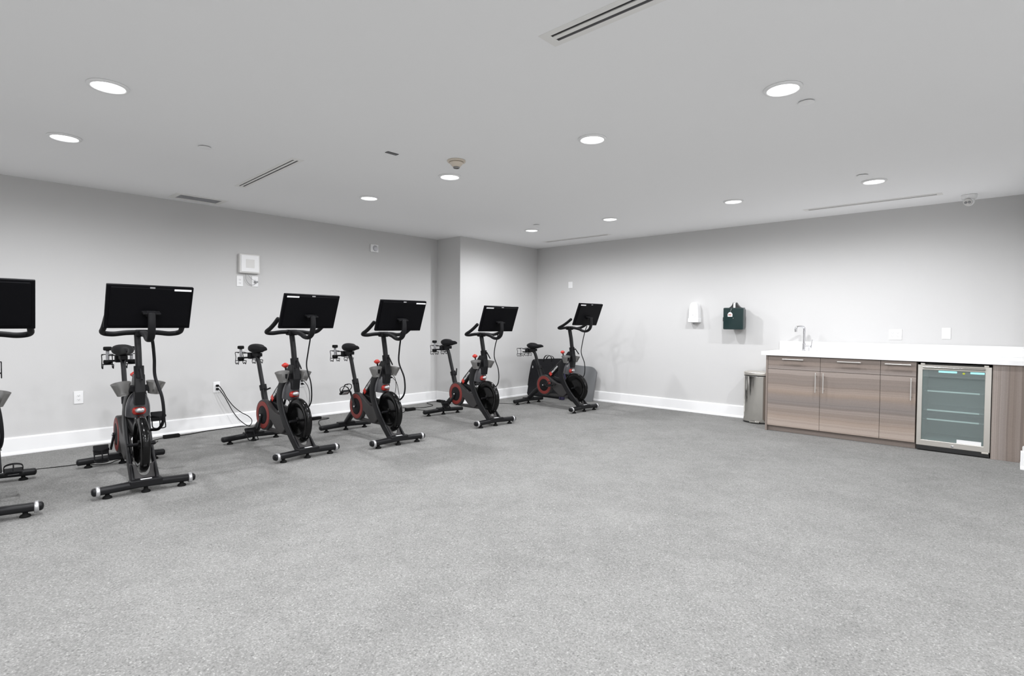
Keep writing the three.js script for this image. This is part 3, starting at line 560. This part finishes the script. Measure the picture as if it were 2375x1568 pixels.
function bike(cfg) {
  const t = thing('exercise_bike', cfg.label, 'exercise bike', [cfg.at[0], 0, cfg.at[1]], cfg.turn, 'exercise bikes lined up along the wall');
  const sd = cfg.seat || 0, bd = cfg.bar || 0;
  stabilizer(t, 'rear_stabilizer', -0.022, false); stabilizer(t, 'front_stabilizer', 1.052, true);
  // frame: seat tube, rear stay, down tube, strut, lower bar, neck
  part('frame', [
    sweep([V(0, 0.30, 0.335), V(0, 0.45, 0.235), V(0, 0.575, 0.192)], [0.032, 0.026], { n: 2.5 }),
    sweep([V(0, 0.32, 0.36), V(0, 0.22, 0.15), V(0, 0.085, -0.01)], t2 => [0.036 - 0.006 * t2, 0.028], { n: 3 }),
    sweep([V(0, 0.735, 0.735), V(0, 0.60, 0.575), V(0, 0.47, 0.435), V(0, 0.34, 0.375)], t2 => [0.044 - 0.006 * t2, 0.03], { n: 3, steps: 24 }),
    sweep([V(0, 0.43, 0.40), V(0, 0.40, 0.58), V(0, 0.38, 0.73)], [0.038, 0.03], { n: 3 }),
    plate([[0.775, 0.83], [0.855, 0.83], [0.875, 0.70], [0.855, 0.60], [0.70, 0.60], [0.64, 0.63], [0.625, 0.675], [0.70, 0.745]], -0.034, 0.034, { bevel: 0.008 }),
  ], mat.paint, t);
  part('lower_bar', sweep([V(-0.050, 0.188, 0.38), V(-0.055, 0.190, 0.60), V(-0.05, 0.195, 0.80)], [0.019, 0.014], { n: 3 }), mat.guard, t);
  // decal on the down tube: red patch and white lettering running up the tube
  const ang = Math.atan2(0.60 - 0.47, 0.575 - 0.435);
  const dec = part('red_patch', box(-0.0335, -0.030, -0.026, 0.026, -0.022, 0.022, 0.001).rotateX(-ang).translate(0, 0.488, 0.45), mat.red, t, 'red patch on the down tube');
  part('lettering', textGeo.clone().translate(0, -0.012, 0).rotateY(-Math.PI / 2).rotateX(-ang).translate(-0.031, 0.507, 0.472), mat.sticker, t, 'white lettering on the down tube');
  // fork blades, left and right of the flywheel
  for (const k of [-1, 1]) part('fork_blade', sweep([V(k * 0.038, 0.72, 0.725), V(k * 0.062, 0.62, 0.69), V(k * 0.073, 0.50, 0.685), V(k * 0.074, 0.38, 0.735), V(k * 0.074, 0.25, 0.835), V(k * 0.076, 0.075, 1.025)], t2 => [0.050 - 0.016 * t2, 0.014], { n: 3, steps: 40 }), mat.paint, t);
  const U = new THREE.Shape(); U.moveTo(-0.085, 0.09); U.lineTo(0.085, 0.09); U.lineTo(0.082, 0.22); U.lineTo(0.045, 0.20); U.quadraticCurveTo(0.04, 0.115, 0, 0.115); U.quadraticCurveTo(-0.04, 0.115, -0.045, 0.20); U.lineTo(-0.082, 0.22); U.closePath();
  part('fork_plate', new THREE.ExtrudeGeometry(U, { depth: 0.01, bevelEnabled: true, bevelSize: 0.002, bevelThickness: 0.002 }).rotateX(-0.60).translate(0, 0.008, 1.06), mat.guard, t);
  // flywheel with a thick rim
  const fw = part('flywheel', latheX([[0.0, -0.022], [0.03, -0.022], [0.034, -0.010], [0.12, -0.010], [0.132, -0.014], [0.145, -0.022], [0.16, -0.028], [0.175, -0.030], [0.19, -0.028], [0.201, -0.022], [0.208, -0.012], [0.208, 0.012], [0.201, 0.022], [0.19, 0.028], [0.175, 0.030], [0.16, 0.028], [0.145, 0.022], [0.132, 0.014], [0.12, 0.010], [0.034, 0.010], [0.03, 0.022], [0, 0.022]], 72).translate(0, 0.318, 0.895), mat.gloss, t, 'glossy black flywheel');
  part('axle', rod(V(-0.088, 0.318, 0.895), V(0.088, 0.318, 0.895), 0.012), mat.matte, fw);
  // crown over the flywheel with the red cap
  part('crown', [new THREE.SphereGeometry(1, 36, 20, 0, Math.PI * 2, 0, Math.PI * 0.56).scale(0.080, 0.165, 0.062).rotateX(0.22).translate(0, 0.545, 0.752)], mat.crown, t, 'dark grey glossy brake crown');
  const cp = part('brake_cap', box(-0.044, 0.044, -0.030, 0.030, -0.032, 0.032, 0.026).rotateX(0.3).translate(0, 0.556, 0.808), mat.redDeep, t, 'red brake cap');
  part('silver_tip', [new THREE.SphereGeometry(1, 24, 14).scale(0.030, 0.020, 0.018).translate(0, 0.562, 0.846)], mat.silver, cp, 'silvery cap tip');
  // belt guard: disc around the crank drawn out to the flywheel
  const gs = new THREE.Shape(); const cz = 0.372, cy = 0.322, R = 0.148;
  for (let i = 0; i <= 40; i++) { const a = (62 + i / 40 * 250) * Math.PI / 180; const x = cz + R * Math.cos(a), y = cy + R * Math.sin(a); i ? gs.lineTo(x, y) : gs.moveTo(x, y); }
  gs.lineTo(0.505, 0.262); gs.bezierCurveTo(0.515, 0.295, 0.525, 0.295, 0.555, 0.272); gs.bezierCurveTo(0.61, 0.225, 0.66, 0.19, 0.74, 0.185); gs.lineTo(0.80, 0.235); gs.lineTo(0.735, 0.352); gs.bezierCurveTo(0.70, 0.365, 0.64, 0.36, 0.60, 0.375); gs.bezierCurveTo(0.54, 0.398, 0.49, 0.43, 0.4415, 0.4527);
  const guard = part('belt_guard', plate(gs, -0.088, -0.040, { bevel: 0.008 }), mat.guard, t, 'dark grey belt guard');
  part('red_ring', latheX([[0.088, -0.0025], [0.092, -0.0045], [0.128, -0.0045], [0.132, -0.002], [0.132, 0.001], [0.088, 0.001]], 56).translate(-0.088, cy, cz), mat.redDull, guard, 'dull red ring');
  part('hub_cover', latheX([[0, -0.012], [0.03, -0.012], [0.072, -0.006], [0.087, -0.001], [0.087, 0.002], [0, 0.002]], 40).translate(-0.088, cy, cz), mat.matte, guard, 'black hub cover');
  // cranks and pedals
  for (const k of [-1, 1]) {
    const a = cfg.crank + (k > 0 ? Math.PI : 0), e = V(k * 0.112, cy + 0.17 * Math.sin(a), cz + 0.17 * Math.cos(a));
    part('crank_arm', [sweep([V(k * 0.104, cy, cz), V(k * 0.108, (cy + e.y) / 2, (cz + e.z) / 2), e], t2 => [0.019 - 0.005 * t2, 0.008], { n: 2.6 }), rod(V(k * 0.03, cy, cz), V(k * 0.112, cy, cz), 0.016)], mat.paint, t);
    part('spindle_cap', latheX([[0, -0.004], [0.009, -0.004], [0.010, 0.004], [0, 0.004]], 16).translate(k * 0.115, cy, cz), mat.silver, t);
    pedal(t, V(e.x + k * 0.065, e.y, e.z), k, cfg.pedalTilt ?? 0.25);
  }
  // seat post, collar, slider, saddle
  part('seat_post', sweep([V(0, 0.54, 0.205), V(0, 0.70 + sd, 0.142 - sd * 0.3), V(0, 0.815 + sd, 0.098 - sd * 0.3), V(0, 0.862 + sd, 0.066 - sd * 0.3), V(0, 0.874 + sd, 0.01 - sd * 0.3), V(0, 0.874 + sd, -0.06 - sd * 0.3)], [0.024, 0.018], { n: 2.6, steps: 40 }), mat.paint, t);
  const col = part('seat_collar', sweep([V(0, 0.545, 0.204), V(0, 0.592, 0.186)], [0.037, 0.031], { n: 2.6, round: false }), mat.matte, t);
  part('lever', [rod(V(0, 0.562, 0.20), V(0, 0.552, 0.262), 0.008), sweep([V(0, 0.550, 0.262), V(0, 0.55 + 0.085 * Math.cos(cfg.lever ?? 0), 0.262 + 0.085 * Math.sin(cfg.lever ?? 0))], [0.008, 0.007], { smooth: false })], mat.matte, col, 'black clamp lever');
  part('saddle_slider', [box(-0.026, 0.026, 0.868 + sd, 0.905 + sd, -0.045, 0.13, 0.006), box(-0.045, 0.045, 0.84 + sd, 0.90 + sd, -0.06, 0.0, 0.01), rod(V(0, 0.90 + sd, 0.09), V(0, 0.935 + sd, 0.10), 0.017)], mat.matte, t);
  {
    const Z = [-0.018, 0.0, 0.03, 0.07, 0.11, 0.15, 0.19, 0.23, 0.258, 0.272], Wd = [0.050, 0.072, 0.082, 0.080, 0.066, 0.040, 0.028, 0.023, 0.018, 0.006], Th = [0.028, 0.042, 0.047, 0.045, 0.039, 0.033, 0.028, 0.025, 0.021, 0.010], Yt = [0.960, 0.962, 0.963, 0.960, 0.955, 0.952, 0.955, 0.957, 0.954, 0.948];
    const lerp = (A, u) => { const f = u * (A.length - 1), i = Math.min(A.length - 2, f | 0); return A[i] + (A[i + 1] - A[i]) * (f - i); };
    const sadd = part('saddle', sweep(Z.map((z, i) => V(0, Yt[i] + sd - Th[i] * 0.25, z)), u => [lerp(Th, u), lerp(Wd, u)], { smooth: false, sides: 24, n: 2.3 }), mat.matte, t, 'black padded saddle');
    part('saddle_rail', [-1, 1].map(k => sweep([V(k * 0.03, 0.935 + sd, 0.0), V(k * 0.024, 0.918 + sd, 0.05), V(k * 0.022, 0.918 + sd, 0.13), V(k * 0.012, 0.94 + sd, 0.19)], 0.004, { sides: 8 })), mat.matte, sadd);
  }
  // wire cradles for the hand weights behind the saddle
  const hz = -0.112, wire = [];
  for (const k of [-1, 1]) {
    const x = k * 0.085;
    for (const q of [-0.037, 0.037]) wire.push(sweep([V(x + q, 0.902 + sd, hz + 0.04), V(x + q, 0.905 + sd, hz - 0.03), V(x + q, 0.90 + sd, hz - 0.045), V(x + q, 0.855 + sd, hz - 0.03), V(x + q, 0.80 + sd, hz - 0.04), V(x + q, 0.785 + sd, hz - 0.02), V(x + q, 0.80 + sd, hz + 0.0), V(x + q, 0.785 + sd, hz + 0.025), V(x + q, 0.82 + sd, hz + 0.04)], 0.0035, { sides: 8, steps: 48 }));
    wire.push(sweep([V(x - 0.037, 0.905 + sd, hz - 0.038), V(x + 0.037, 0.905 + sd, hz - 0.038)], 0.0035, { sides: 8, smooth: false }));
    wire.push(box(Math.min(0, x) , Math.max(0, x), 0.895 + sd, 0.903 + sd, hz + 0.036, hz + 0.065)); wire.push(box(x - 0.035, x + 0.035, 0.818 + sd, 0.824 + sd, hz - 0.036, hz + 0.046));
    wire.push(box(Math.min(0, x), Math.max(0, x), 0.845 + sd, 0.86 + sd, hz + 0.036, hz + 0.07));
  }
  part('weight_holder', wire, mat.matte, t, 'black wire weight holder');
  // handlebar post and collar
  const by = bd;
  const pc = part('post_collar', sweep([V(0, 0.80, 0.832), V(0, 0.89, 0.819)], [0.038, 0.032], { n: 2.6, round: false }), mat.matte, t);
  part('lever', [rod(V(0, 0.862, 0.825), V(0, 0.868, 0.885), 0.008), sweep([V(0, 0.87, 0.883), V(0, 0.80 + (cfg.leverUp || 0), 0.945)], [0.008, 0.006], { smooth: false })], mat.matte, pc, 'black clamp lever');
  part('handlebar_post', sweep([V(0, 0.78, 0.837), V(0, 0.95 + by, 0.803), V(0, 1.085 + by, 0.772)], [0.027, 0.021], { n: 2.6, smooth: false, round: false }), mat.paint, t);
  const hb = part('handlebar', [
    ...[-1, 1].map(k => sweep([V(0, 1.098 + by, 0.775), V(k * 0.10, 1.095 + by, 0.772), V(k * 0.18, 1.086 + by, 0.760), V(k * 0.230, 1.092 + by, 0.768), V(k * 0.246, 1.104 + by, 0.80), V(k * 0.244, 1.13 + by, 0.86), V(k * 0.241, 1.17 + by, 0.93), V(k * 0.238, 1.215 + by, 0.995)], 0.0185, { sides: 14, steps: 48 })),
    box(-0.045, 0.045, 1.065 + by, 1.118 + by, 0.735, 0.815, 0.014)], mat.matte, t);
  hb.position.x = cfg.screenShift || 0;
  // screen arm: dips under the screen and rises to its bracket
  const sarm = part('screen_arm', sweep([V(0, 1.095 + by, 0.80), V(0, 1.09 + by, 0.88), V(0, 1.075 + by, 0.955), V(0, 1.052 + by, 1.02), V(0, 1.052 + by, 1.08), V(0, 1.085 + by, 1.132), V(0, 1.15 + by, 1.155), V(0, 1.235 + by, 1.15)], [0.017, 0.024], { n: 2.6, steps: 48 }), mat.matte, t);
  sarm.position.x = cfg.screenShift || 0;
  // screen: built upright around its centre, tilted back, turned a little
  const sg = new THREE.Group(); sg.name = 'screen'; t.add(sg);
  sg.position.set(cfg.screenShift || 0, 1.283 + by, 1.098); sg.rotation.set(0.372, cfg.screenTurn || 0, 0, 'YXZ');
  const sw = 0.525, sh = 0.318;
  part('housing', [box(-sw / 2, sw / 2, -sh / 2, sh / 2, -0.014, 0.012, 0.006), box(-sw / 2 + 0.02, sw / 2 - 0.02, -sh / 2 + 0.02, sh / 2 - 0.012, 0.004, 0.022, 0.008)], mat.screenBack, sg, 'black screen back');
  part('display', box(-sw / 2 + 0.006, sw / 2 - 0.006, -sh / 2 + 0.006, sh / 2 - 0.006, -0.0155, -0.013), mat.screenGlass, sg, 'black glass display');
  part('bracket', [box(-0.055, 0.055, -0.035, -0.022, 0.018, 0.07, 0.004), box(-0.03, 0.03, -0.06, -0.02, 0.018, 0.045, 0.006)], mat.matte, sg);
  const sx = cfg.sticker;
  part('sticker', box(Math.min(sx * 0.135, sx * 0.245), Math.max(sx * 0.135, sx * 0.245), sh / 2 - 0.027, sh / 2 - 0.013, 0.0215, 0.0228), mat.sticker, sg, 'white sticker');
  part('camera_bump', box(-0.016, 0.016, sh / 2 - 0.016, sh / 2 - 0.006, 0.018, 0.0235, 0.002), mat.grey, sg, 'grey camera bump');
  // resistance knob
  const st = part('knob_stalk', [rod(V(0, 0.70, 0.68), V(0, 0.80, 0.655), 0.009), rod(V(0, 0.68, 0.685), V(0, 0.735, 0.671), 0.017, 0.013)], mat.matte, t);
  part('resistance_knob', [new THREE.SphereGeometry(0.026, 24, 16).scale(1, 0.95, 1).translate(0, 0.814, 0.650), ...[0, 1, 2, 3].map(i => new THREE.SphereGeometry(0.013, 14, 10).translate(0.020 * Math.cos(i * Math.PI / 2 + 0.5), 0.814, 0.650 + 0.020 * Math.sin(i * Math.PI / 2 + 0.5)))], mat.red, t, 'red resistance knob');
  // cup holders on either side of the neck
  for (const k of [-1, 1]) {
    const cup = [];
    const a0 = k > 0 ? 0 : 0, g = new THREE.CylinderGeometry(0.064, 0.038, 0.088, 28, 1, true, Math.PI * 0.15, Math.PI * 1.7);
    const g2 = new THREE.CylinderGeometry(0.061, 0.035, 0.088, 28, 1, true, Math.PI * 0.15, Math.PI * 1.7);
    const flip = g2.clone(); { const ix = flip.index.array; for (let i = 0; i < ix.length; i += 3) { const q = ix[i]; ix[i] = ix[i + 1]; ix[i + 1] = q; } const n = flip.attributes.normal; for (let i = 0; i < n.array.length; i++) n.array[i] *= -1; }
    cup.push(g, flip, new THREE.CylinderGeometry(0.038, 0.038, 0.004, 28).translate(0, -0.044, 0));
    const c = part('cup_holder', cup.map(q => q.rotateZ(-k * 0.16).rotateX(0.12).translate(k * 0.103, 0.722, 0.80)), mat.smoke, t, 'smoky plastic cup holder');
    part('cup_bracket', box(Math.min(k * 0.02, k * 0.065), Math.max(k * 0.02, k * 0.065), 0.70, 0.745, 0.77, 0.83, 0.006), mat.matte, c);
  }
  // cable from the screen to the frame, hanging free on the rider's left
  const cb = cfg.cable ?? 0.0;
  part('screen_cable', sweep([V(0.03, 1.12 + by, 1.06), V(0.055, 1.05 + by, 1.01), V(0.06 + cb * 0.3, 0.95, 0.96), V(0.05 + cb * 0.6, 0.82, 0.95), V(0.065 + cb, 0.66, 1.0), V(0.075 + cb, 0.50, 0.985), V(0.08 + cb * 0.6, 0.42, 0.90), V(0.078, 0.40, 0.80)], cfg.cableR ?? 0.006, { sides: 10, steps: 60 }), mat.matte, t);
  // hand weights standing in the cradles
  for (const k of cfg.weights || []) {
    const w = V(k * 0.085, 0.826 + sd, hz).applyAxisAngle(V(0, 1, 0), cfg.turn).add(V(cfg.at[0], 0, cfg.at[1]));
    dumbbell(w.x, w.y, w.z, 'small hand weights in the holders', [].concat(cfg.weightLabel)[k < 0 ? 0 : 1]);
  }
  return t;
}
const deg = a => a * Math.PI / 180;
bike({ label: 'black exercise bike at the outer end of the row, farthest from the room corner', at: [-7.055, 0.577], turn: deg(-5), crank: deg(120), pedalTilt: 0.2, sticker: -1, cableR: 0.010, cable: 0.05, weights: [], bar: 0.04, screenShift: 0.025 });
bike({ label: 'black exercise bike with a thick hanging cable, in front of the unused low outlet', at: [-6.172, 0.543], turn: deg(-5), crank: deg(-130), pedalTilt: 1.2, sticker: 1, cableR: 0.011, cable: 0.05, weights: [-1, 1], weightLabel: ['small dark dumbbell behind the thick-cabled bike saddle, on its belt guard side', 'small dark dumbbell behind the thick-cabled bike saddle, on its cable side'], seat: 0.03, bar: 0.042, screenShift: 0.03, screenTurn: deg(4) });
bike({ label: 'black exercise bike standing in front of the two-plug outlet and white wall box', at: [-5.014, 0.425], turn: deg(1.75), crank: deg(-112), pedalTilt: 1.0, sticker: -1, cable: 0.0, weights: [-1], weightLabel: 'small dark dumbbell upright behind the saddle of the bike under the wall box', lever: 1.3, seat: 0.005, bar: 0.036 });
bike({ label: 'black exercise bike with its near pedal raised, between the wall box and the column', at: [-4.049, 0.579], turn: deg(-2.93), crank: deg(118), pedalTilt: -0.6, sticker: 1, cable: 0.04, cableR: 0.008, weights: [-1], weightLabel: 'small dark dumbbell upright behind the saddle of the raised-pedal bike', lever: 2.9, seat: -0.005, bar: 0.012 });
bike({ label: 'black exercise bike in front of the projecting wall column', at: [-2.577, 0.553], turn: deg(-5.3), crank: deg(-128), pedalTilt: 0.9, sticker: -1, cable: 0.02, weights: [-1], weightLabel: 'small dark dumbbell upright behind the saddle of the bike by the column', lever: 0.1, seat: 0.018, bar: -0.005 });
bike({ label: 'black exercise bike in the corner in front of the leaning bag, weight holder empty', at: [-0.991, 0.691], turn: deg(-2.7), crank: deg(5), pedalTilt: 0.1, sticker: -1, cable: 0.0, seat: -0.062, bar: 0.072, weights: [], lever: 2.7 });

// ------------------------------------------------------------------ power cords and adapters
const cord = (pts, label, r = 0.004) => solo('floor_cable', sweep(pts.map(p => V(...p)), r, { sides: 8, steps: pts.length * 10 }), mat.rubber, label, 'cord');
const Y = 0.005;
solo('power_adapter', box(-5.625, -5.475, 0.001, 0.036, -0.375, -0.325, 0.006), mat.rubber, 'black power adapter on the floor between the thick-cabled bike and the two-plug outlet', 'adapter');
solo('power_adapter', box(-2.775, -2.625, 0.001, 0.04, -0.06, 0.0, 0.006), mat.rubber, 'black power adapter on the floor just left of the column bike', 'adapter');
solo('power_adapter', box(-1.90, -1.845, 0.001, 0.036, -0.43, -0.27, 0.006), mat.rubber, 'black power adapter on the floor against the column side', 'adapter');
solo('power_adapter', box(-4.03, -3.90, 0.001, 0.036, -0.32, -0.26, 0.006), mat.rubber, 'black power adapter on the floor behind the raised-pedal bike', 'adapter');
const plugs = (x, ys, label) => { for (const y of ys) solo('plug', [box(x - 0.014, x + 0.014, y - 0.012, y + 0.012, ZN + 0.0095, ZN + 0.04, 0.006), rod(V(x, y, ZN + 0.035), V(x + 0.012, y - 0.006, ZN + 0.055), 0.006, 0.004)], mat.rubber, (y === ys[0] ? 'upper' : 'lower') + label, 'plug', 'black plugs in the wall outlets'); };
plugs(-5.038, [0.4955, 0.4565], ' black plug in the outlet left of the bike under the wall box');
plugs(-4.03, [0.4795, 0.4405], ' black plug in the outlet behind the bike under the wall box');
plugs(-2.68, [0.4695, 0.4305], ' black plug in the outlet behind the raised-pedal bike');
cord([[-5.026, 0.489, ZN + 0.055], [-4.99, 0.43, ZN + 0.06], [-4.955, 0.36, ZN + 0.06], [-4.88, 0.25, ZN + 0.06], [-4.80, 0.17, ZN + 0.07], [-4.72, 0.115, ZN + 0.08], [-4.68, 0.06, ZN + 0.08], [-4.70, Y, ZN + 0.075], [-4.80, Y, ZN + 0.06], [-4.985, Y, -0.465], [-5.165, Y, -0.455], [-5.35, Y, -0.40], [-5.475, 0.012, -0.352]], 'black cord from the two-plug outlet to the adapter on the floor', 0.0045);
cord([[-5.026, 0.450, ZN + 0.055], [-4.985, 0.38, ZN + 0.07], [-4.94, 0.29, ZN + 0.07], [-4.88, 0.17, ZN + 0.075], [-4.80, 0.06, ZN + 0.09], [-4.73, Y, ZN + 0.12], [-4.66, Y, -0.32], [-4.78, Y, -0.1], [-4.85, 0.02, 0.12], [-4.86, 0.06, 0.20]], 'black cord from the two-plug outlet to the bike under the wall box', 0.0045);
cord([[-5.625, 0.012, -0.345], [-5.72, Y, -0.31], [-5.80, Y, -0.15], [-5.92, 0.03, 0.15], [-6.02, 0.08, 0.36]], 'black cord from the adapter to the thick-cabled bike');
cord([[-6.80, 0.03, 0.36], [-6.72, Y, 0.27], [-6.55, Y, 0.31], [-6.42, Y, 0.34], [-6.32, Y, 0.46], [-6.25, Y, 0.47], [-6.20, Y, 0.41], [-5.95, Y, 0.20], [-5.70, Y, -0.25]], 'thin black cord running along the floor between the two outermost bikes', 0.003);
cord([[-4.018, 0.473, ZN + 0.055], [-3.985, 0.42, ZN + 0.07], [-3.96, 0.33, ZN + 0.075], [-3.965, 0.2, ZN + 0.08], [-4.01, 0.06, ZN + 0.10], [-4.06, Y, ZN + 0.14], [-4.07, Y, -0.33], [-4.03, 0.012, -0.29]], 'black cord dropping from the outlet to the adapter behind the raised-pedal bike');
cord([[-3.90, 0.012, -0.29], [-3.84, Y, -0.30], [-3.80, Y, -0.26], [-3.86, Y, -0.22], [-3.95, Y, -0.20], [-4.10, Y, 0.05], [-4.15, Y, 0.24], [-4.05, 0.02, 0.33], [-3.97, 0.06, 0.42]], 'black cord looping from the adapter to the raised-pedal bike');
cord([[-2.668, 0.463, ZN + 0.055], [-2.64, 0.41, ZN + 0.07], [-2.63, 0.31, ZN + 0.075], [-2.66, 0.15, ZN + 0.08], [-2.72, Y, ZN + 0.14], [-2.95, Y, -0.25], [-3.0, Y, 0.05], [-2.90, Y, 0.06], [-2.775, 0.012, -0.03]], 'black cord from the low outlet to the adapter left of the column bike');
cord([[-2.625, 0.012, -0.035], [-2.58, Y, 0.02], [-2.55, Y, 0.12], [-2.50, 0.03, 0.28], [-2.48, 0.07, 0.40]], 'short black cord from the adapter to the column bike');
cord([[-2.668, 0.424, ZN + 0.055], [-2.62, 0.36, ZN + 0.07], [-2.58, 0.2, ZN + 0.075], [-2.58, Y, ZN + 0.13], [-2.62, Y, -0.28], [-2.55, Y, -0.18], [-2.42, Y, -0.11], [-2.22, Y, -0.14], [-2.15, Y, -0.22], [-2.12, Y, -0.36], [-2.05, Y, -0.46], [-1.94, Y, -0.475], [-1.872, 0.012, -0.43]], 'black cord wavering along the floor to the adapter at the column');
cord([[-1.872, 0.012, -0.27], [-1.86, Y, -0.18], [-1.80, Y, 0.10], [-1.60, Y, 0.25], [-1.34, Y, 0.36], [-1.20, Y, 0.55], [-1.05, Y, 0.63], [-0.96, 0.06, 0.68]], 'thin black cord crossing the floor to the corner bike', 0.003);

renderer.render(scene, camera);
